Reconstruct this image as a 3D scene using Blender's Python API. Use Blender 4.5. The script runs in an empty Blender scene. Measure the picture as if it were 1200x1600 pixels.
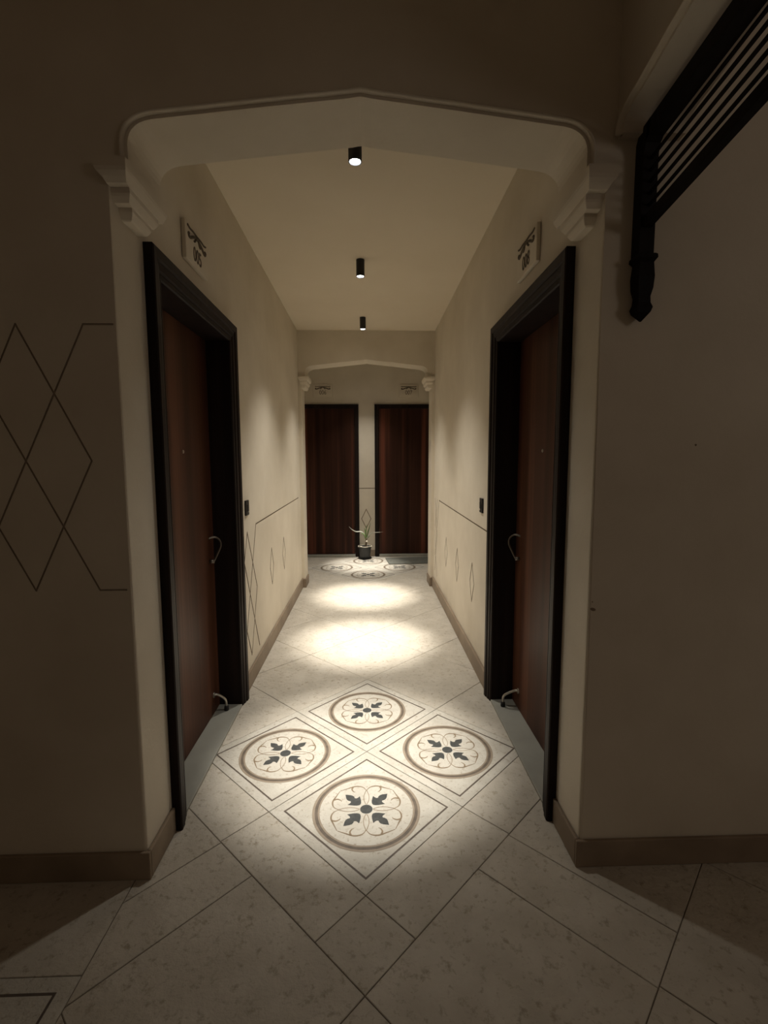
import bpy, bmesh, math, random
from mathutils import Vector, Matrix
random.seed(7)
scene = bpy.context.scene
col = scene.collection

# ------------------------------------------------------------------ camera, world, exposure
F_PX, YAW, PITCH, ROLL, CAM_H = 756.78, 0.0305, 0.1039, 0.0032, 1.5
cam_data = bpy.data.cameras.new('camera')
cam = bpy.data.objects.new('camera', cam_data); col.objects.link(cam)
fw = Vector((math.sin(YAW)*math.cos(PITCH), math.cos(YAW)*math.cos(PITCH), -math.sin(PITCH)))
rt0 = Vector((math.cos(YAW), -math.sin(YAW), 0)); dn0 = fw.cross(rt0)
rt = math.cos(ROLL)*rt0 + math.sin(ROLL)*dn0; dn = -math.sin(ROLL)*rt0 + math.cos(ROLL)*dn0
M = Matrix((rt, -dn, -fw)).transposed().to_4x4(); M.translation = Vector((0, 0, CAM_H))
cam.matrix_world = M
cam_data.sensor_fit = 'HORIZONTAL'; cam_data.sensor_width = 36.0; cam_data.lens = F_PX/1200*36
cam_data.clip_start = 0.02
scene.camera = cam

world = bpy.data.worlds.new('night_ambience'); scene.world = world; world.use_nodes = True
bg = world.node_tree.nodes['Background']
bg.inputs[0].default_value = (1.0, 0.72, 0.48, 1); bg.inputs[1].default_value = 0.044
vs = scene.view_settings
vs.view_transform = 'Standard'; vs.look = 'None'; vs.gamma = 1.0; vs.use_curve_mapping = False
vs.exposure = 0.17

LAMP_COLOR = (1.0, 0.955, 0.875)
pl_ = bpy.data.lights.new('passage_lamp', 'POINT'); pl_.energy = 15.0; pl_.color = (1.0, 0.88, 0.80); pl_.shadow_soft_size = 0.35
plo = bpy.data.objects.new('passage_lamp', pl_); col.objects.link(plo); plo.location = (3.0, -1.2, 2.3)   # lamp further along the cross passage
BEAM_W, MID_W, WIDE_W = 680.0, 40.0, 122.0

# ------------------------------------------------------------------ dimensions (metres)
XL, XR = -0.81, 0.77           # corridor side walls
CX = -0.02                     # corridor axis
YF, YF2 = 1.64, 1.88           # entrance wall, front and back face
YA, YA2 = 5.72, 5.97           # inner arch wall
YB = 7.60                      # end wall
HC, HF = 2.99, 3.25            # ceilings
NXL, NXR = -1.17, 1.13         # lobby side walls
DY0, DY1, DZ = 1.86, 2.98, 2.29  # side door casing

# ------------------------------------------------------------------ materials
def new_mat(name):
    m = bpy.data.materials.new(name); m.use_nodes = True
    nt = m.node_tree; return m, nt, nt.nodes['Principled BSDF']
def ramp(nt, fac, c1, c2, p1=0.35, p2=0.65):
    r = nt.nodes.new('ShaderNodeValToRGB'); e = r.color_ramp.elements
    e[0].position, e[1].position = p1, p2
    e[0].color, e[1].color = (*c1, 1), (*c2, 1)
    nt.links.new(fac, r.inputs[0]); return r
def noise(nt, vec, scale, detail=4, rough=0.55):
    n = nt.nodes.new('ShaderNodeTexNoise'); n.inputs['Scale'].default_value = scale
    n.inputs['Detail'].default_value = detail; n.inputs['Roughness'].default_value = rough
    if vec is not None: nt.links.new(vec, n.inputs['Vector'])
    return n
def coords(nt, scale=(1, 1, 1), rnd=False):
    tc = nt.nodes.new('ShaderNodeTexCoord'); mp = nt.nodes.new('ShaderNodeMapping')
    mp.inputs['Scale'].default_value = scale; nt.links.new(tc.outputs['Object'], mp.inputs['Vector'])
    if rnd:
        oi = nt.nodes.new('ShaderNodeObjectInfo'); mu = nt.nodes.new('ShaderNodeMath'); mu.operation = 'MULTIPLY'
        mu.inputs[1].default_value = 37.0; nt.links.new(oi.outputs['Random'], mu.inputs[0])
        nt.links.new(mu.outputs[0], mp.inputs['Location'])
    return mp.outputs[0]
def bump(nt, b, height, strength, dist=0.01):
    bn = nt.nodes.new('ShaderNodeBump'); bn.inputs['Strength'].default_value = strength
    bn.inputs['Distance'].default_value = dist
    nt.links.new(height, bn.inputs['Height']); nt.links.new(bn.outputs[0], b.inputs['Normal'])
def mottled(name, c1, c2, scale, rough=0.8, bscale=60, bstr=0.15, dist=0.004, vscale=(1, 1, 1), rnd=False, metal=0, spec=0.5, fine=None):
    m, nt, b = new_mat(name)
    v = coords(nt, vscale, rnd)
    n = noise(nt, v, scale); r = ramp(nt, n.outputs['Fac'], c1, c2, 0.3, 0.7)
    out = r.outputs[0]
    if fine:
        fs, famt, fcol = fine
        n3 = noise(nt, v, fs, 3, 0.7); r3 = ramp(nt, n3.outputs['Fac'], (0, 0, 0), (famt,)*3, 0.55, 0.72)
        mx = nt.nodes.new('ShaderNodeMix'); mx.data_type = 'RGBA'
        nt.links.new(r3.outputs[0], mx.inputs[0]); nt.links.new(out, mx.inputs[6]); mx.inputs[7].default_value = (*fcol, 1)
        out = mx.outputs[2]
    nt.links.new(out, b.inputs['Base Color'])
    b.inputs['Roughness'].default_value = rough; b.inputs['Metallic'].default_value = metal
    b.inputs['Specular IOR Level'].default_value = spec
    if bstr:
        n2 = noise(nt, v, bscale, 5, 0.6); bump(nt, b, n2.outputs['Fac'], bstr, dist)
    return m
PLASTER = mottled('cream_plaster', (0.605, 0.54, 0.435), (0.695, 0.63, 0.52), 2.2, 0.9, 45, 0.18, 0.004, spec=0.2)
CEIL = mottled('ceiling_paint', (0.66, 0.58, 0.45), (0.70, 0.62, 0.49), 1.5, 0.9, 40, 0.08, 0.003, spec=0.2)
INK = mottled('dark_brown_relief', (0.07, 0.05, 0.028), (0.11, 0.08, 0.045), 30, 0.8, bstr=0)
GROOVE_PALE = mottled('groove_pale_brown', (0.31, 0.25, 0.18), (0.38, 0.31, 0.235), 20, 0.9, bstr=0)
GROOVE = mottled('groove_brown', (0.19, 0.14, 0.09), (0.26, 0.20, 0.13), 20, 0.9, bstr=0)
SKIRT = mottled('brown_marble_skirting', (0.22, 0.165, 0.115), (0.31, 0.24, 0.17), 5, 0.5, 30, 0.08, 0.003, spec=0.3)
STONE = mottled('beige_limestone', (0.45, 0.405, 0.333), (0.55, 0.502, 0.425), 7.0, 0.55, 44, 0.75, 0.008, rnd=True, spec=0.3, fine=(36, 0.85, (0.30, 0.25, 0.18)))
MSTONE = mottled('pale_mosaic_stone', (0.46, 0.425, 0.36), (0.56, 0.525, 0.455), 9, 0.5, 75, 0.75, 0.006, rnd=True, spec=0.3, fine=(62, 0.85, (0.33, 0.28, 0.21)))
GROUT = mottled('dark_grout', (0.13, 0.105, 0.078), (0.18, 0.145, 0.11), 15, 0.95, bstr=0)
SLATE = mottled('slate_inlay', (0.036, 0.038, 0.037), (0.068, 0.069, 0.064), 40, 0.5, bstr=0, spec=0.25)
DARK_IN = mottled('dark_line_inlay', (0.075, 0.057, 0.043), (0.12, 0.09, 0.068), 25, 0.5, bstr=0)
BROWN_IN = mottled('brown_inlay', (0.09, 0.07, 0.05), (0.15, 0.115, 0.085), 25, 0.5, bstr=0)
TAN_IN = mottled('tan_inlay', (0.24, 0.19, 0.135), (0.31, 0.25, 0.185), 25, 0.5, bstr=0)
LINE_IN = mottled('scroll_line_inlay', (0.19, 0.14, 0.088), (0.28, 0.21, 0.14), 30, 0.5, bstr=0, spec=0.25)
MARBLE = mottled('grey_marble', (0.27, 0.265, 0.228), (0.32, 0.315, 0.272), 6, 0.45, bstr=0)
def wood(name, c1, c2, c3, sc, rough):
    m, nt, b = new_mat(name)
    v = coords(nt, (sc, sc, sc*0.02), True); n = noise(nt, v, 1.0, 4, 0.55)
    r = ramp(nt, n.outputs['Fac'], c1, c3, 0.36, 0.66); e = r.color_ramp.elements.new(0.52); e.color = (*c2, 1)
    nt.links.new(r.outputs[0], b.inputs['Base Color']); b.inputs['Roughness'].default_value = rough
    v2 = coords(nt, (90, 90, 2.5), True); n2 = noise(nt, v2, 1.0, 3); bump(nt, b, n2.outputs['Fac'], 0.10, 0.002)
    b.inputs['Specular IOR Level'].default_value = 0.13
    return m
LEAFWOOD = wood('brown_door_veneer', (0.045, 0.017, 0.009), (0.070, 0.027, 0.015), (0.115, 0.047, 0.026), 9, 0.45)
BACKWOOD = wood('reddish_door_veneer', (0.022, 0.009, 0.006), (0.042, 0.016, 0.010), (0.13, 0.042, 0.024), 8.5, 0.42)
DARKWOOD = wood('dark_walnut_casing', (0.010, 0.006, 0.005), (0.014, 0.0085, 0.007), (0.022, 0.013, 0.010), 22, 0.5)
EBONY = wood('black_stained_timber', (0.006, 0.0045, 0.004), (0.008, 0.006, 0.005), (0.011, 0.008, 0.007), 22, 0.6)
def plain(name, c, rough=0.5, metal=0, bs=0):
    return mottled(name, tuple(x*0.92 for x in c), tuple(min(1, x*1.06) for x in c), 12, rough, 50, bs, metal=metal)
STEEL = plain('brushed_steel', (0.45, 0.42, 0.37), 0.35, 1.0)
HANDLE = plain('aged_bronze_steel', (0.20, 0.175, 0.145), 0.4, 1.0)
BLACKM = plain('matt_black_metal', (0.008, 0.008, 0.010), 0.5)
BLACKP = plain('black_plastic', (0.014, 0.012, 0.011), 0.4)
RUBBER = plain('black_rubber', (0.012, 0.011, 0.010), 0.8)
WHITEP = plain('white_plastic', (0.7, 0.68, 0.62), 0.4)
POTM = plain('dark_grey_pot', (0.035, 0.036, 0.036), 0.5)
SOIL = plain('dark_soil', (0.030, 0.022, 0.015), 0.95, bs=0.8)
PEBBLE = plain('pale_pebble', (0.62, 0.56, 0.44), 0.7)
LEAFG = mottled('green_leaf', (0.10, 0.17, 0.05), (0.18, 0.27, 0.09), 14, 0.45, bstr=0)
LEAFP = mottled('pale_leaf', (0.42, 0.42, 0.34), (0.54, 0.54, 0.46), 14, 0.45, bstr=0)
STEMM = plain('brown_stem', (0.12, 0.085, 0.045), 0.8)
MATM = mottled('grey_green_mat', (0.10, 0.10, 0.082), (0.135, 0.135, 0.112), 30, 0.95, 220, 0.8, 0.006)
lm, nt, b = new_mat('lamp_lens'); b.inputs['Base Color'].default_value = (0.9, 0.9, 0.95, 1)
b.inputs['Emission Color'].default_value = (0.93, 0.95, 1.0, 1); b.inputs['Emission Strength'].default_value = 30.0
LENS = lm

# ------------------------------------------------------------------ helpers
def obj(name, mesh, parent=None, mats=None):
    o = bpy.data.objects.new(name, mesh); col.objects.link(o)
    if mats and not mesh.materials:
        for m in (mats if isinstance(mats, (list, tuple)) else [mats]): mesh.materials.append(m)
    if parent: o.parent = parent
    return o
def tag(o, label, cat, group=None, kind=None):
    o['label'] = label; o['category'] = cat
    if group: o['group'] = group
    if kind: o['kind'] = kind
    return o
def empty(name, loc=(0, 0, 0), rz=0):
    o = bpy.data.objects.new(name, None); col.objects.link(o); o.location = loc; o.rotation_euler = (0, 0, rz)
    o.empty_display_size = 0.1; return o
def mesh_from(verts, faces, name='m', smooth=False):
    me = bpy.data.meshes.new(name); me.from_pydata([tuple(v) for v in verts], [], faces)
    bm = bmesh.new(); bm.from_mesh(me); bmesh.ops.recalc_face_normals(bm, faces=bm.faces); bm.to_mesh(me); bm.free()
    if smooth:
        for p in me.polygons: p.use_smooth = True
    me.update(); return me
def bm_mesh(bm, name='m', smooth=False):
    bmesh.ops.recalc_face_normals(bm, faces=bm.faces)
    me = bpy.data.meshes.new(name); bm.to_mesh(me); bm.free()
    if smooth:
        for p in me.polygons: p.use_smooth = True
    return me
def box(x0, x1, y0, y1, z0, z1, bev=0.0, seg=2):
    bm = bmesh.new()
    bmesh.ops.create_cube(bm, size=1, matrix=Matrix.Translation(((x0+x1)/2, (y0+y1)/2, (z0+z1)/2)) @ Matrix.Diagonal((x1-x0, y1-y0, z1-z0, 1)))
    if bev: bmesh.ops.bevel(bm, geom=bm.edges[:], offset=bev, segments=seg, affect='EDGES', profile=0.5)
    return bm_mesh(bm)
def extrude_poly(pts, axis, a0, a1):
    """closed outline in the plane normal to `axis`, extruded from a0 to a1"""
    def P(p, a):
        return (a, p[0], p[1]) if axis == 0 else ((p[0], a, p[1]) if axis == 1 else (p[0], p[1], a))
    n = len(pts); v = [P(p, a0) for p in pts] + [P(p, a1) for p in pts]
    f = [list(range(n)), list(range(2*n-1, n-1, -1))] + [[i, (i+1) % n, n+(i+1) % n, n+i] for i in range(n)]
    return mesh_from(v, f)
def lathe(prof, n=32, smooth=True):
    v, f = [], []; k = len(prof)
    for i in range(n):
        a = 2*math.pi*i/n
        for r, z in prof: v.append((r*math.cos(a), r*math.sin(a), z))
    for i in range(n):
        j = (i+1) % n
        for q in range(k-1): f.append([i*k+q, j*k+q, j*k+q+1, i*k+q+1])
    f.append([i*k for i in range(n)]); f.append([i*k+k-1 for i in range(n)][::-1])
    return mesh_from(v, f, smooth=False)
def catmull(pts, per=6):
    pts = [Vector(p) for p in pts]; out = []
    P = [2*pts[0]-pts[1]] + pts + [2*pts[-1]-pts[-2]]
    for i in range(1, len(P)-2):
        for k in range(per):
            t = k/per; a, b_, c, d = P[i-1], P[i], P[i+1], P[i+2]
            out.append(0.5*((2*b_)+(c-a)*t+(2*a-5*b_+4*c-d)*t*t+(3*b_-a-3*c+d)*t**3))
    out.append(pts[-1]); return out
def tube(pts, rads, n=10):
    pts = [Vector(p) for p in pts]; v, f = [], []
    if not isinstance(rads, (list, tuple)): rads = [rads]*len(pts)
    up = None
    for i, p in enumerate(pts):
        t = (pts[min(i+1, len(pts)-1)]-pts[max(i-1, 0)]).normalized()
        if up is None: up = t.orthogonal().normalized()
        s = (up - t*up.dot(t)).normalized(); up = s; w = t.cross(s)
        for k in range(n):
            a = 2*math.pi*k/n; v.append(p + rads[i]*(math.cos(a)*s+math.sin(a)*w))
    for i in range(len(pts)-1):
        for k in range(n):
            f.append([i*n+k, i*n+(k+1) % n, (i+1)*n+(k+1) % n, (i+1)*n+k])
    f.append(list(range(n))); f.append(list(range((len(pts)-1)*n, len(pts)*n))[::-1])
    return mesh_from(v, f, smooth=True)
def apply_boolean(o, cutter_mesh):
    c = bpy.data.objects.new('groove_cutter', cutter_mesh); col.objects.link(c)
    md = o.modifiers.new('grooves', 'BOOLEAN'); md.operation = 'DIFFERENCE'; md.object = c; md.solver = 'EXACT'; md.use_self = True
    bpy.context.view_layer.update()
    dg = bpy.context.evaluated_depsgraph_get()
    me = bpy.data.meshes.new_from_object(o.evaluated_get(dg))
    o.modifiers.clear(); o.data = me; bpy.data.objects.remove(c)
def groove_mesh(lines, axis, plane, sign, w=0.008, d=0.006, wslant=None):
    """V-less square grooves: lines are polylines in the wall plane, cut d deep on the side `sign` faces"""
    v, f = [], []
    a0, a1 = plane+sign*0.01, plane-sign*d
    for ln in lines:
        for (p, q) in zip(ln[:-1], ln[1:]):
            p, q = Vector(p), Vector(q); t = (q-p).normalized(); ww = wslant if wslant and abs(t.y) > 0.3 else w; n = Vector((-t.y, t.x))*ww/2; e = t*ww*0.35
            quad = [p-e-n, q+e-n, q+e+n, p-e+n]; b0 = len(v)
            for a in (a0, a1):
                for k in quad: v.append((a, k.x, k.y) if axis == 0 else (k.x, a, k.y))
            f += [[b0+3, b0+2, b0+1, b0], [b0+4, b0+5, b0+6, b0+7]] + [[b0+i, b0+(i+1) % 4, b0+4+(i+1) % 4, b0+4+i] for i in range(4)]
    me = mesh_from(v, f); me.materials.append(PLASTER); me.materials.append(GROOVE)
    for p in me.polygons: p.material_index = 1
    return me
def lozenge(cx, cz, hw, hh): return [(cx, cz+hh), (cx+hw, cz), (cx, cz-hh), (cx-hw, cz), (cx, cz+hh)]

# ------------------------------------------------------------------ arches
def arch_curve(hw, zs, zc, zsh, zap):
    """half curve left to right over the opening, relative to CX"""
    left = [(-hw, zs), (-hw, zc)]
    p0, p1, p2 = Vector((-hw, zc)), Vector((-hw+0.004, zsh-0.006)), Vector((-hw+0.10, zsh))
    for k in range(1, 9):
        t = k/8; left.append(tuple((1-t)**2*p0+2*t*(1-t)*p1+t*t*p2))
    left += [(-0.30, zsh+(zap-zsh)*((hw-0.10-0.30)/(hw-0.10))), (-0.035, zap-0.006), (-0.012, zap-0.0015)]
    return [(CX+x, z) for x, z in left] + [(CX, zap)] + [(CX-x, z) for x, z in reversed(left)]
def bead(curve, axis, plane, sign, w=0.022, d=0.022):
    prof = [(0.010, -0.004), (0.0104, 0.012), (0.013, 0.017), (0.017, 0.018), (0.021, 0.014), (0.023, -0.004)]
    v, f = [], []; k = len(prof); P = [Vector(p) for p in curve]
    for i, p in enumerate(P):
        t = (P[min(i+1, len(P)-1)]-P[max(i-1, 0)]).normalized(); n = Vector((-t.y, t.x))
        for o_, h in prof:
            q = p+n*o_; a = plane+sign*h
            v.append((q.x, a, q.y) if axis == 1 else (a, q.x, q.y))
    for i in range(len(P)-1):
        for j in range(k-1): f.append([i*k+j, i*k+j+1, (i+1)*k+j+1, (i+1)*k+j])
    f.append(list(range(k))); f.append(list(range((len(P)-1)*k, len(P)*k)))
    return mesh_from(v, f, smooth=True)
def corbel(wall_x, s, levels):
    """stepped corbel on the jamb face wall_x (s=+1 projects to +x): levels (z, proj, yfront, yback, back)"""
    v, f = [], []
    for z, p, y0, y1, a in levels:
        xa, xb = wall_x-s*a, wall_x+s*p
        v += [(xa, y0, z), (xb, y0, z), (xb, y1, z), (xa, y1, z)]
    n = len(levels)
    for i in range(n-1):
        for k in range(4): f.append([i*4+k, i*4+(k+1) % 4, (i+1)*4+(k+1) % 4, (i+1)*4+k])
    f += [[0, 1, 2, 3], [4*n-1, 4*n-2, 4*n-3, 4*n-4]]
    return mesh_from(v, f)

# ------------------------------------------------------------------ walls and ceilings
front_arch = arch_curve(0.725, 2.425, 2.485, 2.560, 2.634)
outline = [(-3.2, 0), (XL, 0), (XL, 2.425)] + front_arch + [(XR, 2.425), (XR, 0), (3.2, 0), (3.2, HF), (-3.2, HF)]
wf = obj('wall_front', extrude_poly(outline, 1, YF, YF2), mats=[PLASTER, GROOVE_PALE])
bm = bmesh.new(); bm.from_mesh(wf.data)      # soften the two vertical corners of the opening
ed = [e for e in bm.edges if all(abs(v.co.y-YF) < 1e-5 for v in e.verts) and
      ((abs(e.verts[0].co.x-XL) < 1e-4 and abs(e.verts[1].co.x-XL) < 1e-4) or (abs(e.verts[0].co.x-XR) < 1e-4 and abs(e.verts[1].co.x-XR) < 1e-4))]
bmesh.ops.bevel(bm, geom=ed, offset=0.012, segments=3, affect='EDGES', profile=0.5); bm.to_mesh(wf.data); bm.free()
g = []
HWZ, HHZ = 0.1065, 0.2185; bx0, zt = -0.9225, 1.942
# diamond lattice on the entrance wall (symmetric field running left out of the picture)
def lat(i, j): return (bx0+0.006-i*HWZ, zt-j*HHZ)
g += [[(-0.822, zt), lat(0, 0), lat(4, 4), (lat(4, 4)[0]-0.10, lat(4, 4)[1])],
      [(-0.828, zt-4*HHZ), lat(0, 4), lat(4, 0), (lat(4, 0)[0]-0.10, zt)],
      [lat(2, 0), lat(0, 2), lat(2, 4), lat(4, 2), lat(2, 0)]]
apply_boolean(wf, groove_mesh(g, 1, YF, -1, w=0.006, d=0.004))
tag(wf, 'dim cream plaster entrance wall with shallow pointed arch opening and engraved diamonds at left', 'wall', kind='structure')
obj('arch_bead', bead(front_arch, 1, YF, -1), wf, PLASTER)
LV = [(2.425, .075, 1.598, 1.905, .022), (2.398, .075, 1.598, 1.905, .022), (2.388, .073, 1.602, 1.903, .018), (2.376, .068, 1.612, 1.898, .006), (2.364, .062, 1.626, 1.892, 0),
      (2.362, .060, 1.650, 1.862, 0), (2.347, .060, 1.652, 1.862, 0), (2.340, .057, 1.656, 1.859, 0), (2.326, .048, 1.670, 1.851, 0),
      (2.324, .044, 1.695, 1.838, 0), (2.313, .044, 1.697, 1.838, 0), (2.306, .041, 1.702, 1.835, 0), (2.294, .034, 1.712, 1.828, 0), (2.291, .028, 1.718, 1.824, 0)]
obj('corbel', corbel(XL, 1, LV), wf, PLASTER); obj('corbel', corbel(XR, -1, LV), wf, PLASTER)
def chip(x, z, r, sx=1.0):
    me = lathe([(0.0002, 0), (r*0.7, 0), (r, 0.0006), (r*0.6, 0.0016), (0.0002, 0.002)], 9)
    o = obj('wall_mark', me, wf, GROOVE); o.location = (x, YF+0.0002, z); o.rotation_euler = (math.pi/2, 0.3, 0); o.scale = (sx, 1, 1)
chip(0.786, 0.979, 0.006, 1.8); chip(0.783, 1.006, 0.0025); chip(1.119, 1.553, 0.004)

# corridor side walls with door openings
def side_wall(name, x0, x1, grooves, sign, plane, label):
    pts = [(YF2, 0), (DY0+0.07, 0), (DY0+0.07, DZ-0.07), (DY1-0.07, DZ-0.07), (DY1-0.07, 0), (YA, 0), (YA, HC), (YF2, HC)]
    o = obj(name, extrude_poly(pts, 0, x0, x1), mats=[PLASTER, GROOVE])
    apply_boolean(o, groove_mesh(grooves, 0, plane, sign, w=0.0095, wslant=0.014))
    return tag(o, label, 'wall', kind='structure')
gl = [[(5.55, 1.092), (3.455, 1.060), (3.02, 0.175)], [(3.205, 1.035), (2.995, 0.620), (3.232, 0.185), (3.440, 0.610), (3.205, 1.035)],
      [(3.02, 1.025), (3.462, 0.165)]]
gl += [lozenge(y, 0.640, 0.072, 0.150) for y in (3.98, 4.55)]
gr = [[(5.30, 1.070), (3.00, 1.040)], [(5.62, 1.07), (5.43, 0.66), (5.62, 0.22)], [(5.43, 1.07), (5.64, 0.62), (5.43, 0.19)], [(5.30, 1.07), (5.62, 0.40)]]
gr += [lozenge(y, 0.590, 0.072, 0.146) for y in (3.56, 4.18, 4.79)]
side_wall('wall_left', XL-0.22, XL, gl, 1, XL, 'cream plaster corridor wall with engraved lattice beside the door numbered 005')
side_wall('wall_right', XR, XR+0.22, gr, -1, XR, 'cream plaster corridor wall with engraved lozenges beside the door numbered 008')

# inner arch wall at the end of the corridor
far_hw = 0.752
far_arch = arch_curve(0.705, 2.470, 2.530, 2.600, 2.668)
out2 = [(NXL-0.1, 0), (CX-far_hw, 0), (CX-far_hw, 2.470)] + far_arch + [(CX+far_hw, 2.470), (CX+far_hw, 0), (NXR+0.1, 0), (NXR+0.1, HC), (NXL-0.1, HC)]
wa = obj('wall_arch', extrude_poly(out2, 1, YA, YA2), mats=[PLASTER])
tag(wa, 'small inner plaster arch wall in front of the two end doors', 'wall', kind='structure')
LV2 = [(2.470, .088, -.040, .034), (2.448, .088, -.040, .034), (2.436, .084, -.036, .028), (2.424, .074, -.030, .018), (2.422, .070, -.026, .014), (2.404, .070, -.026, .014),
       (2.394, .064, -.022, .010), (2.386, .056, -.018, .006), (2.384, .052, -.014, .002), (2.366, .052, -.014, .002), (2.354, .044, -.010, 0), (2.345, .036, -.006, 0)]
LV2 = [(z, p, YA+y, YA2, a) for z, p, y, a in LV2]
obj('corbel', corbel(CX-far_hw, 1, LV2), wa, PLASTER); obj('corbel', corbel(CX+far_hw, -1, LV2), wa, PLASTER)

# lobby behind the inner arch
wbk = obj('wall_back', box(NXL-0.2, NXR+0.2, YB, YB+0.2, 0, HC), mats=[PLASTER, GROOVE])
apply_boolean(wbk, groove_mesh([[(-0.20, 1.083), (0.13, 1.083)], lozenge(-0.048, 0.602, 0.074, 0.150)], 1, YB, -1, w=0.011))
tag(wbk, 'cream end wall with engraved lozenge between two dark doors', 'wall', kind='structure')
tag(obj('wall_lobby_left', box(NXL-0.2, NXL, YA2, YB, 0, HC), mats=PLASTER), 'plaster side wall of the end lobby left of door 006', 'wall', kind='structure')
tag(obj('wall_lobby_right', box(NXR, NXR+0.2, YA2, YB, 0, HC), mats=PLASTER), 'plaster side wall of the end lobby right of door 007', 'wall', kind='structure')
tag(obj('ceiling', box(NXL-0.2, NXR+0.2, YF2, YB+0.2, HC, HC+0.12), mats=CEIL), 'plain cream corridor ceiling carrying the black downlights', 'ceiling', kind='structure')
tag(obj('ceiling', box(-3.2, 3.2, -2.4, YF2, HF, HF+0.12), mats=CEIL), 'dark ceiling over the cross passage in front of the arch', 'ceiling', kind='structure')

# side arch beam with moulding at the upper right
AY = 0.85
def side_arch(hw, zs, zc, zsh, zap):
    c = arch_curve(hw, zs, zc, zsh, zap); return [(x-CX+AY, z) for x, z in c]
sa = side_arch(0.752, 2.52, 2.527, 2.575, 2.70)
pts = [(-0.20, 0), (0.085, 0), (0.085, 2.52)] + sa + [(YF, 2.52), (YF, HF), (-0.20, HF)]
wsd = obj('wall_side', extrude_poly(pts, 0, 0.80, 1.0), mats=[PLASTER])
tag(wsd, 'plaster beam with moulded arch edge above the dark timber bracket', 'wall', kind='structure')
obj('arch_bead', bead(sa, 0, 0.80, -1), wsd, PLASTER)

# ------------------------------------------------------------------ skirting
def skirt(name, x0, x1, y0, y1, label, h=0.105):
    o = obj(name, box(x0, x1, y0, y1, 0, h, 0.0035, 2), mats=SKIRT); return tag(o, label, 'skirting', kind='structure')
T = 0.014
skirt('baseboard_front_left', -3.2, XL+T, YF-T, YF-0.0005, 'brown stone skirting along the dim wall under the diamond lattice')
skirt('baseboard_front_right', XR-T, 3.2, YF-T, YF-0.0005, 'brown stone skirting along the bare wall under the timber bracket')
skirt('baseboard_jamb_left', XL+0.0005, XL+T, YF, DY0-0.001, 'short brown skirting on the arch jamb by door 005')
skirt('baseboard_jamb_right', XR-T, XR-0.0005, YF, DY0-0.001, 'short brown skirting on the arch jamb by door 008')
skirt('baseboard_left', XL+0.0005, XL+T, DY1+0.001, YA, 'brown stone skirting along corridor wall under the engraved lattice', 0.115)
skirt('baseboard_right', XR-0.022, XR-0.0005, DY1+0.001, YA, 'brown stone skirting along corridor wall under the three lozenges', 0.115)
skirt('baseboard_arch_left', XL+T, CX-far_hw+T, YA-0.02, YA2, 'brown skirting block wrapping the inner arch pier near door 006')
skirt('baseboard_arch_right', CX+far_hw-T, XR-0.022, YA-0.02, YA2, 'brown skirting block wrapping the inner arch pier near door 007')
skirt('baseboard_back', -0.155, 0.088, YB-T, YB-0.0005, 'short stone skirting behind the flower pot between the end doors')

# ------------------------------------------------------------------ floor
U = 0.5945; MX, MY = -0.021, 2.378
S2 = math.sqrt(0.5)
fl = obj('floor', box(-3.2, 3.2, -2.4, YB+0.2, -0.06, -0.0035), mats=GROUT)
tag(fl, 'beige stone slab floor laid diagonally with inlaid medallion tiles', 'floor', kind='structure')
def uv2xy(u, v): return ((u-v)*U*S2+MX, (u+v)*U*S2+MY)
def clip(poly, nx, ny, d):      # keep nx*x+ny*y >= d
    out = []
    for i in range(len(poly)):
        p, q = poly[i], poly[(i+1) % len(poly)]; a = nx*p[0]+ny*p[1]-d; c = nx*q[0]+ny*q[1]-d
        if a >= 0: out.append(p)
        if (a >= 0) != (c >= 0):
            t = a/(a-c); out.append((p[0]+(q[0]-p[0])*t, p[1]+(q[1]-p[1])*t))
    return out
def slab_mesh(poly, gap=0.0015, cham=0.0016, jitter=0.0):
    cx = sum(p[0] for p in poly)/len(poly); cy = sum(p[1] for p in poly)/len(poly)
    P = [Vector((p[0]-cx, p[1]-cy)) for p in poly]
    def inset(d):
        out = []; n = len(P)
        for i in range(n):
            a, b_, c = P[i-1], P[i], P[(i+1) % n]
            t1 = (b_-a).normalized(); t2 = (c-b_).normalized(); n1 = Vector((-t1.y, t1.x)); n2 = Vector((-t2.y, t2.x))
            k = (n1+n2); k = k/max(0.2, k.dot(n1)); out.append(b_+k*d)
        return out
    n = len(P); v, f = [], []
    for d, z in ((gap, -0.012), (gap, -cham), (gap+cham, 0)):
        v += [(p.x, p.y, z) for p in inset(d)]
    for l in range(2):
        for i in range(n): f.append([l*n+i, l*n+(i+1) % n, (l+1)*n+(i+1) % n, (l+1)*n+i])
    f += [list(range(2*n, 3*n)), list(range(n))[::-1]]
    return mesh_from(v, f), (cx, cy)
def slab(poly, name='paving_slab', mat=STONE, tilt=True):
    area = 0.5*sum(poly[i][0]*poly[(i+1) % len(poly)][1]-poly[(i+1) % len(poly)][0]*poly[i][1] for i in range(len(poly)))
    if abs(area) < 0.004: return None
    if area < 0: poly = poly[::-1]
    me, (cx, cy) = slab_mesh(poly); o = obj(name, me, fl, mat)
    o.location = (cx, cy, random.uniform(-0.0004, 0.0002) if tilt else 0)
    if tilt: o.rotation_euler = (random.uniform(-.0012, .0012), random.uniform(-.0012, .0012), 0)
    return o
XCUT = -0.853
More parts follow.
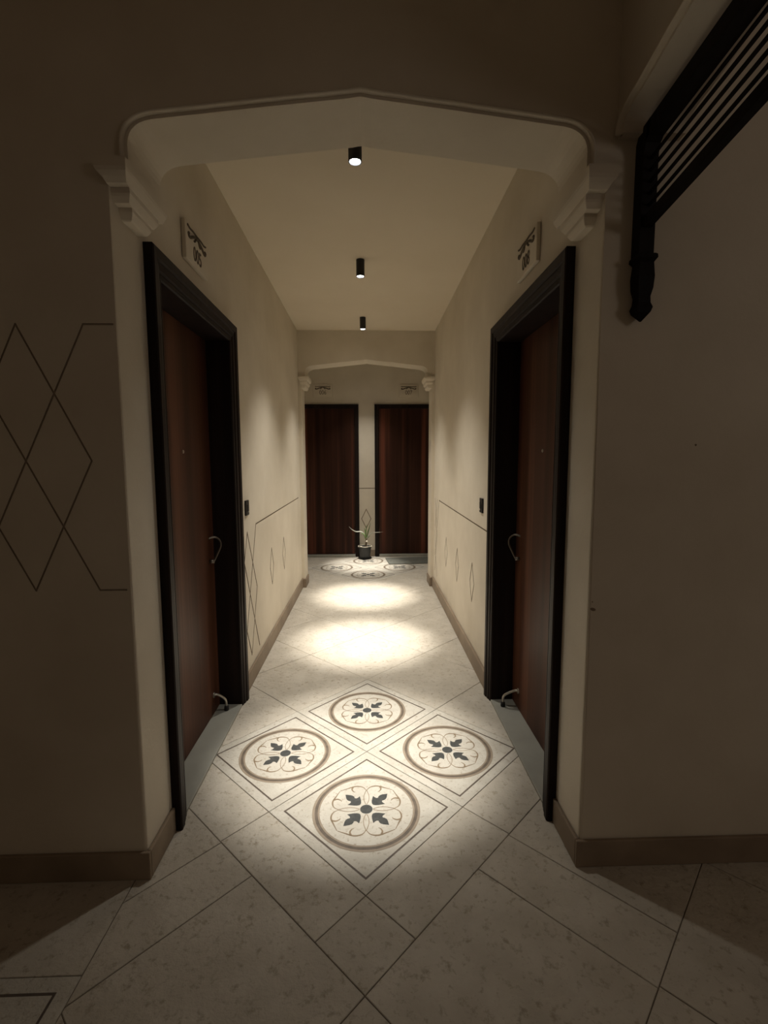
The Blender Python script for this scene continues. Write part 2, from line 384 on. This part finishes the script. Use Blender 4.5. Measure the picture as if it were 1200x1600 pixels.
def visible_cell(p):
    xs, ys = [q[0] for q in p], [q[1] for q in p]; x0, x1, y0, y1 = min(xs), max(xs), min(ys), max(ys)
    hit = lambda a, b_, c, d: x1 > a and x0 < b_ and y1 > c and y0 < d
    return hit(XL-0.12, XR+0.12, 1.6, YA+0.1) or hit(NXL, NXR, YA-0.05, YB) or hit(XCUT, 2.9, -1.6, YF)
# --- medallion inlay meshes (local frame of a medallion tile: arrows along local x / y)
ZI = 0.0006
def flat(polys, z=ZI):
    v, f = [], []
    for p in polys:
        b0 = len(v); v += [(q[0], q[1], z) for q in p]; n = len(p)
        v += [(q[0], q[1], z-0.0015) for q in p]; f.append(list(range(b0, b0+n)))
        f += [[b0+i, b0+(i+1) % n, b0+n+(i+1) % n, b0+n+i] for i in range(n)]
    me = bpy.data.meshes.new('m'); me.from_pydata(v, [], f); return me
def ring(r0, r1, n=72, z=ZI):
    return flat([[(r1*math.cos(a), r1*math.sin(a)), (r1*math.cos(b_), r1*math.sin(b_)), (r0*math.cos(b_), r0*math.sin(b_)), (r0*math.cos(a), r0*math.sin(a))]
                 for a, b_ in ((2*math.pi*i/n, 2*math.pi*(i+1)/n) for i in range(n))], z)
def strip(pts, ws, z=ZI):
    P = [Vector(p) for p in pts]; polys = []; L = []
    for i, p in enumerate(P):
        t = (P[min(i+1, len(P)-1)]-P[max(i-1, 0)]).normalized(); n = Vector((-t.y, t.x))
        w = ws[i] if isinstance(ws, list) else ws; L.append((p+n*w/2, p-n*w/2))
    for a, c in zip(L[:-1], L[1:]): polys.append([a[1], c[1], c[0], a[0]])
    return flat(polys, z)
HB = 0.2525
def frame_line(h, w): return flat([[(-h, -h), (h, -h), (h-w, -h+w), (-h+w, -h+w)], [(h, -h), (h, h), (h-w, h-w), (h-w, -h+w)],
                                   [(h, h), (-h, h), (-h+w, h-w), (h-w, h-w)], [(-h, h), (-h, -h), (-h+w, -h+w), (-h+w, h-w)]])
me_border = frame_line(HB, 0.0075)
me_ring_o, me_ring_m, me_ring_i = ring(0.222, 0.233), ring(0.209, 0.2225, z=ZI), ring(0.2015, 0.2095)
me_disc = flat([[(0.027*math.cos(2*math.pi*i/28), 0.027*math.sin(2*math.pi*i/28)) for i in range(28)]])
half = [(0.040, 0.004), (0.046, 0.013), (0.056, 0.022), (0.068, 0.030), (0.079, 0.037), (0.078, 0.026), (0.080, 0.017), (0.086, 0.013), (0.094, 0.017), (0.104, 0.018), (0.114, 0.014), (0.124, 0.007)]
me_leaf = flat([half[::-1]+[(x, -y) for x, y in half]+[(0.134, 0.0)]])
# thin petal along the diagonal + scroll around each arrow (arrow along +x local)
def rot45(p, a): return (p[0]*math.cos(a)-p[1]*math.sin(a), p[0]*math.sin(a)+p[1]*math.cos(a))
pet = catmull([(0.030, 0.002), (0.055, 0.0105), (0.085, 0.011), (0.112, 0.004), (0.122, 0.0), (0.112, -0.004), (0.085, -0.011), (0.055, -0.0105), (0.030, -0.002)], 4)
me_petal = strip([rot45(p, math.pi/4) for p in pet], 0.0028)
sc = [(0.122, -0.001), (0.143, -0.018), (0.149, -0.050), (0.134, -0.088), (0.121, -0.117)]   # in the diagonal frame, one half
sc2 = [(0.119, -0.120), (0.088, -0.134), (0.050, -0.149), (0.018, -0.143), (0.001, -0.122)]
c1 = [rot45(p, math.pi/4) for p in catmull(sc, 6)]; c2 = [rot45(p, math.pi/4) for p in catmull(sc2, 6)]
w1 = [0.0028+0.0042*math.sin(math.pi*i/(len(c1)-1))**2 for i in range(len(c1))]
curl1 = [rot45(p, math.pi/4) for p in catmull([(0.147, -0.062), (0.128, -0.066), (0.113, -0.058), (0.110, -0.050)], 5)]
curl2 = [rot45(p, math.pi/4) for p in catmull([(0.062, -0.147), (0.066, -0.128), (0.058, -0.113), (0.050, -0.110)], 5)]
wc = [0.0085*(1-i/(len(curl1)-1))+0.0012 for i in range(len(curl1))]
def join(meshes):
    bm = bmesh.new()
    for m in meshes: bm.from_mesh(m)
    me = bpy.data.meshes.new('m'); bm.to_mesh(me); bm.free(); return me
me_scroll = join([strip(c1, w1), strip(c2, w1), strip(curl1, wc), strip(curl2, wc)])
for me, mt in ((me_border, DARK_IN), (me_ring_o, TAN_IN), (me_ring_m, BROWN_IN), (me_ring_i, TAN_IN), (me_disc, SLATE), (me_leaf, SLATE), (me_petal, LINE_IN), (me_scroll, LINE_IN)):
    me.materials.append(mt)
def medallion(cx, cy, side, rz):
    h = side/2; me, _ = slab_mesh([(-h, -h), (h, -h), (h, h), (-h, h)], gap=0.0014, cham=0.001)
    t = obj('medallion_tile', me, fl, MSTONE); t.location = (cx, cy, 0); t.rotation_euler = (0, 0, rz)
    obj('border_line', me_border, t)
    obj('outer_ring', me_ring_o, t); obj('dark_ring', me_ring_m, t); obj('inner_ring', me_ring_i, t); obj('center_disc', me_disc, t)
    for k in range(4):
        for nm, m_ in (('arrow_leaf', me_leaf), ('petal', me_petal), ('scroll', me_scroll)):
            o = obj(nm, m_, t); o.rotation_euler = (0, 0, k*math.pi/2)
G = [-1, 0, 1, 2.0625, 3.125, 4.1875, 5.25, 6.3125, 7.375, 8.4]
def cell(u0, u1, v0, v1):
    return [uv2xy(u0, v0), uv2xy(u1, v0), uv2xy(u1, v1), uv2xy(u0, v1)]
def place(u0, u1, v0, v1):
    p = cell(u0, u1, v0, v1)
    if visible_cell(p):
        p = clip(p, 1, 0, XCUT) if max(q[1] for q in p) < 3.0 else p
        if len(p) > 2: slab(p)
for i in range(len(G)-1):
    for j in range(len(G)-1):
        u0, u1, v0, v1 = G[i], G[i+1], G[j], G[j+1]
        if u1 <= 1 and v1 <= 1 or (4 < u0 < 6 and 4 < v0 < 6):
            c = uv2xy((u0+u1)/2, (v0+v1)/2); medallion(c[0], c[1], (u1-u0)*U, math.pi/4); continue
        place(u0, u1, v0, v1)
ST = -1.378
strip_j = [ST, -1, 0, 1, 2.0625, 3.125, 4.2]
for a, b_ in zip(strip_j[:-1], strip_j[1:]):
    place(ST, -1, a, b_)
    if a >= -1: place(a, b_, ST, -1)
band1 = [-2.385, ST, -0.39, -0.012, 1, 2.0625, 3.1]
for a, b_ in zip(band1[:-1], band1[1:]):
    place(-2.385, ST, a, b_)
    if a >= ST: place(a, b_, -2.385, ST)
band2 = [-3.39, -2.385, -1.38, -0.33, 0.70, 1.72]
for k in range(4):
    o_, n_ = -2.385-1.005*k, -2.385-1.005*(k+1)
    js = [n_+1.005*q+0.04*(k % 2) for q in range(0, 7)]
    for a, b_ in zip(js[:-1], js[1:]):
        if a < n_-1e-6 and k % 2: pass
        place(n_, o_, a, b_)
        if a >= o_-0.05: place(max(a, o_), b_, n_, o_)
# square-laid paving of the cross passage on the left, with its own medallion
medallion(XCUT-0.297, 1.302-0.297, 0.5945, 0)
for i in range(4):
    xa, xb = XCUT-0.5945*(i+1), XCUT-0.5945*i
    slab([(xa, 1.302), (xb, 1.302), (xb, 1.72), (xa, 1.72)])
    for j in range(4):
        if i == 0 and j == 0: continue
        ya, yb = 1.302-0.5945*(j+1), 1.302-0.5945*j
        slab([(xa, ya), (xb, ya), (xb, yb), (xa, yb)])

# ------------------------------------------------------------------ doors
def frame_mesh(y0, y1, H, prof, P):
    """profile (inset, height) swept round a door opening; P maps (along, height above wall, z)"""
    v, f = [], []; k = len(prof)
    for idx in range(4):
        for d, h in prof:
            y, z = [(y0+d, 0.0005), (y0+d, H-d), (y1-d, H-d), (y1-d, 0.0005)][idx]; v.append(P(y, h, z))
    for i in range(3):
        for j in range(k-1): f.append([i*k+j, i*k+j+1, (i+1)*k+j+1, (i+1)*k+j])
    f.append(list(range(k))); f.append(list(range(3*k, 4*k)))
    return mesh_from(v, f)
PROF = [(0, 0.0005), (0, .034), (.006, .038), (.036, .036), (.042, .029), (.048, .031), (.070, .027), (.076, .020), (.082, .024), (.096, .020), (.100, .014), (.100, -.135), (.07, -.135), (.07, .0005)]
def side_door(n, wall_x, s, label, stop_foot):
    """s: direction from the wall into the corridor"""
    d = empty('door_%d' % n, (wall_x, (DY0+DY1)/2, 0)); L = Vector((wall_x, (DY0+DY1)/2, 0))
    tag(d, label, 'door', 'corridor doors with number plaques', 'structure')
    P = lambda y, h, z: (s*h, y-L.y, z)
    obj('frame', frame_mesh(DY0, DY1, DZ, PROF, P), d, DARKWOOD)
    xl = s*-0.118
    def bx(xa, xb, ya, yb, za, zb, bev=0): return box(min(xa, xb), max(xa, xb), ya-L.y, yb-L.y, za, zb, bev)
    lf = obj('leaf', bx(xl, xl-s*0.04, DY0+0.101, DY1-0.101, 0.016, DZ-0.102, 0.002), d, LEAFWOOD)
    obj('threshold', bx(s*0.018, s*-0.155, DY0+0.1015, DY1-0.1015, 0.0006, 0.014, 0.003), d, MARBLE)
    ph = lathe([(0.0005, 0), (.009, 0), (.009, .003), (.006, .005), (.0005, .005)], 16); o = obj('peephole', ph, lf, STEEL)
    o.location = (xl, 2.465-L.y, 1.552); o.rotation_euler = (0, s*math.pi/2, 0)
    hy = 2.815-L.y
    hp = catmull([(xl-s*0.002, hy-0.02, 1.060), (xl+s*0.028, hy, 1.066), (xl+s*0.052, hy+.012, 1.045), (xl+s*0.056, hy+.014, 1.010), (xl+s*0.040, hy, 0.965), (xl+s*0.022, hy-0.012, 0.925)], 6)
    h = obj('handle', tube(hp, 0.0055, 10), lf, HANDLE)
    kn = obj('lock_cylinder', tube([(xl, hy-.02, .925), (xl+s*.026, hy-.012, .925)], .011, 14), lf, HANDLE)
    fx, fy = stop_foot[0]-wall_x, stop_foot[1]-L.y
    sp = catmull([(xl-s*.001, fy-.03, .125), (xl+s*.02, fy-.02, .122), (fx-s*.006, fy-.004, .085), (fx, fy, .040)], 6)
    st = obj('door_stop', tube(sp, 0.0075, 10), lf, STEEL)
    ft = lathe([(.0005, .0), (.013, .0), (.014, .006), (.013, .024), (.009, .03), (.0005, .03)], 18)
    o = obj('rubber_foot', ft, lf, RUBBER); o.location = (fx, fy, .0145)
    mt = lathe([(.0005, 0), (.017, 0), (.016, .005), (.0005, .006)], 18); o = obj('stop_mount', mt, lf, STEEL)
    o.location = (xl, fy-.03, .125); o.rotation_euler = (0, s*math.pi/2, 0)
    return d
side_door(1, XL, 1, 'brown wooden door in dark casing on the left, numbered 005', (-0.866, 2.805))
side_door(2, XR, -1, 'brown wooden door in dark casing on the right, numbered 008', (0.806, 2.79))
PROF2 = [(0, 0.0005), (0, .030), (.004, .034), (.058, .034), (.064, .028), (.064, -.004), (.04, -.004), (.04, .0005)]
def back_door(n, x0, x1, label, hs):
    d = empty('door_%d' % n, ((x0+x1)/2, YB, 0)); cx = (x0+x1)/2
    tag(d, label, 'door', 'doors at the corridor end', 'structure')
    fm = obj('frame', frame_mesh(x0, x1, 2.375, PROF2, lambda y, h, z: (y-cx, -h-0.0005, z)), d, DARKWOOD)
    lf = obj('leaf', box(x0+.066-cx, x1-.066-cx, -.022, -.001, .045, 2.309, .002), d, BACKWOOD)
    obj('threshold', box(x0+.066-cx, x1-.066-cx, -.06, -.0015, .0006, .040, .004), d, MARBLE)
back_door(3, -1.105, -0.157, 'dark reddish wooden end door under plaque 006', -1)
back_door(4, 0.089, 1.037, 'dark reddish wooden end door under plaque 007', 1)

# ------------------------------------------------------------------ number plaques
def text_mesh(body, size, depth):
    cu = bpy.data.curves.new('t', 'FONT'); cu.body = body; cu.size = size; cu.extrude = depth; cu.align_x = 'CENTER'; cu.align_y = 'CENTER'
    o = bpy.data.objects.new('t', cu); col.objects.link(o); bpy.context.view_layer.update()
    me = bpy.data.meshes.new_from_object(o.evaluated_get(bpy.context.evaluated_depsgraph_get())); bpy.data.objects.remove(o); return me
def plaque(num, mat4, label, w=0.285, h=0.165):
    p = empty('number_plaque'); p.matrix_world = mat4      # local x along wall, y up, z out of wall
    tag(p, label, 'number plaque', 'stone number plaques over the doors')
    obj('stone_tablet', box(-w/2, w/2, -h/2, h/2, .0005, .020, .004), p, PLASTER)
    o = obj('number', text_mesh(num, .090, .0015), p, INK); o.location = (0, -.030, .0205); o.scale = (.80, 1, 1)
    for s in (-1, 1):
        c = catmull([(0.0, .050), (s*.03, .047), (s*.06, .036), (s*.085, .024), (s*.104, .022), (s*.112, .030), (s*.106, .037), (s*.099, .034)], 5)
        r = [.0065-.0025*abs(i/len(c)-.3) for i in range(len(c))]
        obj('scroll_ornament', tube([(q[0], q[1], .021) for q in c], r, 8), p, INK)
        obj('scroll_ornament', tube([(q[0]*1.0, q[1]+.012, .021) for q in catmull([(0, .050), (s*.05, .052), (s*.09, .049), (s*.118, .054)], 4)], .0045, 8), p, INK)
        obj('acanthus_leaf', tube([(q[0], q[1], .021) for q in catmull([(s*.018, .046), (s*.030, .030), (s*.046, .026)], 4)], [.006, .0062, .006, .0055, .005, .0045, .004, .003, .0015], 8), p, INK)
def basis(xa, ya, za, loc):
    m = Matrix((xa, ya, za)).transposed().to_4x4(); m.translation = loc; return m
V = Vector
plaque('005', basis(V((0, 1, 0)), V((0, 0, 1)), V((1, 0, 0)), V((XL, 2.385, 2.472))), 'stone plaque numbered 005 on the left wall above the door')
plaque('008', basis(V((0, -1, 0)), V((0, 0, 1)), V((-1, 0, 0)), V((XR, 2.385, 2.472))), 'stone plaque numbered 008 on the right wall above the door')
plaque('006', basis(V((1, 0, 0)), V((0, 0, 1)), V((0, -1, 0)), V((-0.70, YB, 2.580))), 'stone plaque numbered 006 above the end door at left', .30, .19)
plaque('007', basis(V((1, 0, 0)), V((0, 0, 1)), V((0, -1, 0)), V((0.617, YB, 2.580))), 'stone plaque numbered 007 above the end door at right', .30, .19)

# ------------------------------------------------------------------ bell pushes
def bell(x, s, y, label):
    e = empty('bell_push', (x, y, 1.20)); tag(e, label, 'bell push', 'bell pushes beside the corridor doors')
    a, b_ = sorted((s*0.0005, s*0.012)); obj('plate', box(a, b_, -.038, .038, -.050, .050, .004), e, BLACKP)
    a, b_ = sorted((s*0.0115, s*0.017)); pb = obj('button', box(a, b_, -.020, .020, -.022, .022, .003), e, BLACKP)
    a, b_ = sorted((s*0.0115, s*0.0135)); obj('indicator', box(a, b_, .016, .026, -.032, -.024, .0008), e, WHITEP)
bell(XL, 1, 3.195, 'small black bell push on the left wall beside door 005')
bell(XR, -1, 3.265, 'small black bell push on the right wall beside door 008')

# ------------------------------------------------------------------ ceiling downlights
body = lathe([(.0005, .120), (.031, .120), (.031, .001), (.0295, .0), (.0265, .0), (.0255, .006), (.0255, .030), (.0005, .030)], 32)
lens = lathe([(.0005, .010), (.0250, .010), (.0250, .006), (.020, .0035), (.0005, .002)], 28)
LX = -0.055
LEVEL = ((0.80, 0.50, 0.24), (1, 1, 1), (1, 1, 1), (0.8, 0.7, 0.5))     # output of each fitting
for i, (y, lab) in enumerate(((2.385, 'black cylinder downlight nearest, partly hidden by the entrance arch'), (3.775, 'black cylinder downlight in the middle of the corridor ceiling'),
                             (5.22, 'black cylinder downlight farthest along, just before the inner arch'), (6.98, 'black cylinder downlight in the end lobby above the flower pot'))):
    e = empty('ceiling_downlight', (LX, y, HC-.1205)); tag(e, lab, 'downlight', 'black cylinder downlights on the corridor ceiling')
    obj('body', body, e, BLACKM); obj('lens', lens, e, LENS)
    for q_, (nm, pw, ang, bl) in enumerate((('beam', BEAM_W, 33 if i == 0 else 28, 1.0), ('halo', MID_W, 46, 1.0), ('spill', WIDE_W, 92, 1.0))):
        ld = bpy.data.lights.new('downlight_'+nm, 'SPOT'); ld.energy = pw*LEVEL[i][q_]; ld.color = LAMP_COLOR
        ld.spot_size = math.radians(ang); ld.spot_blend = bl; ld.shadow_soft_size = 0.022
        lo = bpy.data.objects.new('downlight_'+nm, ld); col.objects.link(lo); lo.parent = e; lo.location = (0, 0, -.004); lo.rotation_euler = (math.radians((0, 3.2, 2.6, 0)[i]), 0, 0)

# ------------------------------------------------------------------ hanging timber bracket at the upper right
def bracket():
    e = empty('timber_bracket', (0.862, YF, 2.0)); L = V((0.862, YF, 2.0))
    tag(e, 'black stained timber bracket frame with slats hanging under the side arch', 'bracket')
    W = 0.048
    def prism(pts, xa, xb): # pts in (y,z)
        me = extrude_poly(pts, 0, xa-L.x, xb-L.x)
        for v in me.vertices: v.co.y -= L.y; v.co.z -= L.z
        return me
    def beam(name, f0, f1, ya, yb, xa=.862, xb=.862+W, n=1):
        pts = [(ya, f0(ya)), (yb, f0(yb)), (yb, f1(yb)), (ya, f1(ya))]; return obj(name, prism(pts, xa, xb), e, EBONY)
    top = lambda y: 2.534+(YF-.03-y)*0.115
    for s in (1, -1):
        mir = (lambda y: y) if s == 1 else (lambda y: 2*AY-y)
        fy = lambda f: (lambda y: f(y if s == 1 else 2*AY-y))
        y1 = YF-.001
        # post with rounded shoulder and pointed drop
        zc = 2.150
        post = [(y1, zc), (y1, 2.50), (y1-.012, 2.522), (y1-.03, 2.534), (y1-.075, 2.540), (y1-.075, 2.497), (y1-.056, 2.480), (y1-W, 2.455), (y1-W, zc)]
        obj('post', prism([(mir(a), z) for a, z in post], .862, .862+W), e, EBONY)
        beam('top_beam', fy(lambda y: top(y)-.047), fy(top), mir(y1-.055), AY)
        beam('lower_rail', fy(lambda y: 2.234+(y1-W-y)*.15), fy(lambda y: 2.268+(y1-W-y)*.15), mir(y1-W+.003), AY, .874, .898)
        for k in range(5):
            z0 = 2.297+k*.0345; sl = .146-.006*k
            beam('slat', fy(lambda y: z0+(y1-W-y)*sl), fy(lambda y: z0+.007+(y1-W-y)*sl), mir(y1-W+.003), AY, .882, .890)
        # turned drop finial
        v, f = [], []; lev = [(zc+.004, W/2+.002), (zc, W/2+.006), (zc-.010, W/2+.007), (zc-.022, W/2-.001), (zc-.065, W/2+.002), (zc-.100, W/2), (zc-.125, W/2-.005), (zc-.145, W/2-.004), (zc-.160, W/2+.001), (zc-.174, W/2-.003), (zc-.200, .002)]
        cyy = mir(y1-W/2-.008)-L.y; cxx = W/2
        for z, h in lev: v += [(cxx-h, cyy-h, z-L.z), (cxx+h, cyy-h, z-L.z), (cxx+h, cyy+h, z-L.z), (cxx-h, cyy+h, z-L.z)]
        for i in range(len(lev)-1):
            for k in range(4): f.append([i*4+k, i*4+(k+1) % 4, i*4+4+(k+1) % 4, i*4+4+k])
        n = len(lev)*4; f += [[0, 1, 2, 3], [n-1, n-2, n-3, n-4]]
        obj('drop_finial', mesh_from(v, f), e, EBONY)
bracket()

# ------------------------------------------------------------------ potted plant and door mat
pp = empty('potted_plant', (-0.072, 7.42, 0)); tag(pp, 'small plant with long thin leaves in dark pot on saucer between end doors', 'plant')
sauc = [(.0005, .0008), (.078, .0008), (.100, .010), (.106, .020), (.102, .020), (.096, .014), (.0005, .012)]
obj('saucer', lathe(sauc, 32), pp, RUBBER)
pot = [(.0005, .0125), (.074, .0125), (.080, .030), (.094, .165), (.096, .172), (.104, .174), (.106, .196), (.098, .198), (.093, .190), (.090, .172), (.0005, .165)]
po = obj('pot', lathe(pot, 36), pp, POTM)
rimm = [(.097, .1975), (.106, .1965), (.1075, .201), (.102, .2035), (.096, .201)]
v, f = [], []
for i in range(40):
    a = 2*math.pi*i/40; wob = .0025*math.sin(5*a)
    for r, z in rimm: v.append((r*math.cos(a), r*math.sin(a), z+wob-.002))
for i in range(40):
    for k in range(5): f.append([i*5+k, i*5+(k+1) % 5, ((i+1) % 40)*5+(k+1) % 5, ((i+1) % 40)*5+k])
obj('lit_rim', mesh_from(v, f, smooth=True), po, PEBBLE)  # pale ring: light on the dark pot's top edge, put into its colour
obj('soil', lathe([(.0005, .160), (.0895, .160), (.0895, .172), (.06, .186), (.03, .196), (.0005, .200)], 28), pp, SOIL)
for k in range(9):
    a = random.uniform(0, 6.28); r = random.uniform(.01, .06)
    bm = bmesh.new(); bmesh.ops.create_icosphere(bm, subdivisions=1, radius=random.uniform(.010, .017)); me = bm_mesh(bm, smooth=True)
    o = obj('pebble' if k % 3 == 0 else 'bark_chip', me, pp, PEBBLE if k % 3 == 0 else SOIL); o.location = (r*math.cos(a), r*math.sin(a), .200-.2*r); o.scale = (1.2, .9, .7)
obj('stem', tube(catmull([(.012, 0, .19), (.020, 0, .25), (.026, -.004, .30), (.022, 0, .34)], 4), [.017-.0007*i for i in range(13)], 10), pp, STEMM)
o = obj('bud', lathe([(.0005, -.016), (.012, -.010), (.016, 0), (.012, .010), (.0005, .016)], 14), pp, PEBBLE); o.location = (.030, -.018, .272)
def blade(pts, w, mat, tw=0.25):
    P = catmull(pts, 7); v, f = [], []; n = len(P)
    for i, p in enumerate(P):
        t = (P[min(i+1, n-1)]-P[max(i-1, 0)]).normalized(); s = t.cross(V((0, 1, 0)))
        s = (V((0, 1, 0)).cross(t)*.75+V((0, 1, 0))*.65*tw*3).normalized()
        q = i/(n-1); ww = w*(math.sin(math.pi*min(1, .18+.82*q))**.7)*(.55+.45*(1-q))+.0006
        nn = t.cross(s).normalized()
        v += [p-s*ww, p+nn*ww*.30, p+s*ww, p-nn*.0012]
    for i in range(n-1):
        for k in range(4): f.append([i*4+k, i*4+(k+1) % 4, i*4+4+(k+1) % 4, i*4+4+k])
    f += [[0, 1, 2, 3], [4*n-1, 4*n-2, 4*n-3, 4*n-4]]
    obj('leaf', mesh_from(v, f, smooth=True), pp, mat)
b0 = (.020, 0, .29)
blade([b0, (-.010, -.01, .38), (-.060, -.02, .425), (-.130, -.02, .425), (-.190, -.02, .455), (-.245, -.02, .508)], .013, LEAFP)
blade([b0, (.06, -.015, .36), (.12, -.02, .405), (.19, -.02, .412), (.285, -.02, .418)], .010, LEAFP)
blade([b0, (.015, -.02, .38), (.020, -.02, .46), (.036, -.02, .545)], .014, LEAFG)
blade([b0, (.045, -.01, .40), (.068, -.02, .48), (.090, -.02, .570)], .013, LEAFG)
blade([b0, (.000, -.03, .36), (-.030, -.03, .40), (-.060, -.03, .38)], .014, LEAFG)
blade([b0, (.010, .03, .40), (-.010, .04, .48)], .012, LEAFG)
blade([b0, (.05, .0, .33), (.09, -.01, .36)], .008, LEAFG)

mt = obj('door_mat', box(0, 0.68, 0, 0.46, 0.0008, 0.012, .004), mats=MATM); mt.location = (0.285, 6.955, 0); mt.rotation_euler = (0, 0, math.radians(5))
tag(mt, 'grey green rectangular door mat in front of door 007', 'door mat')
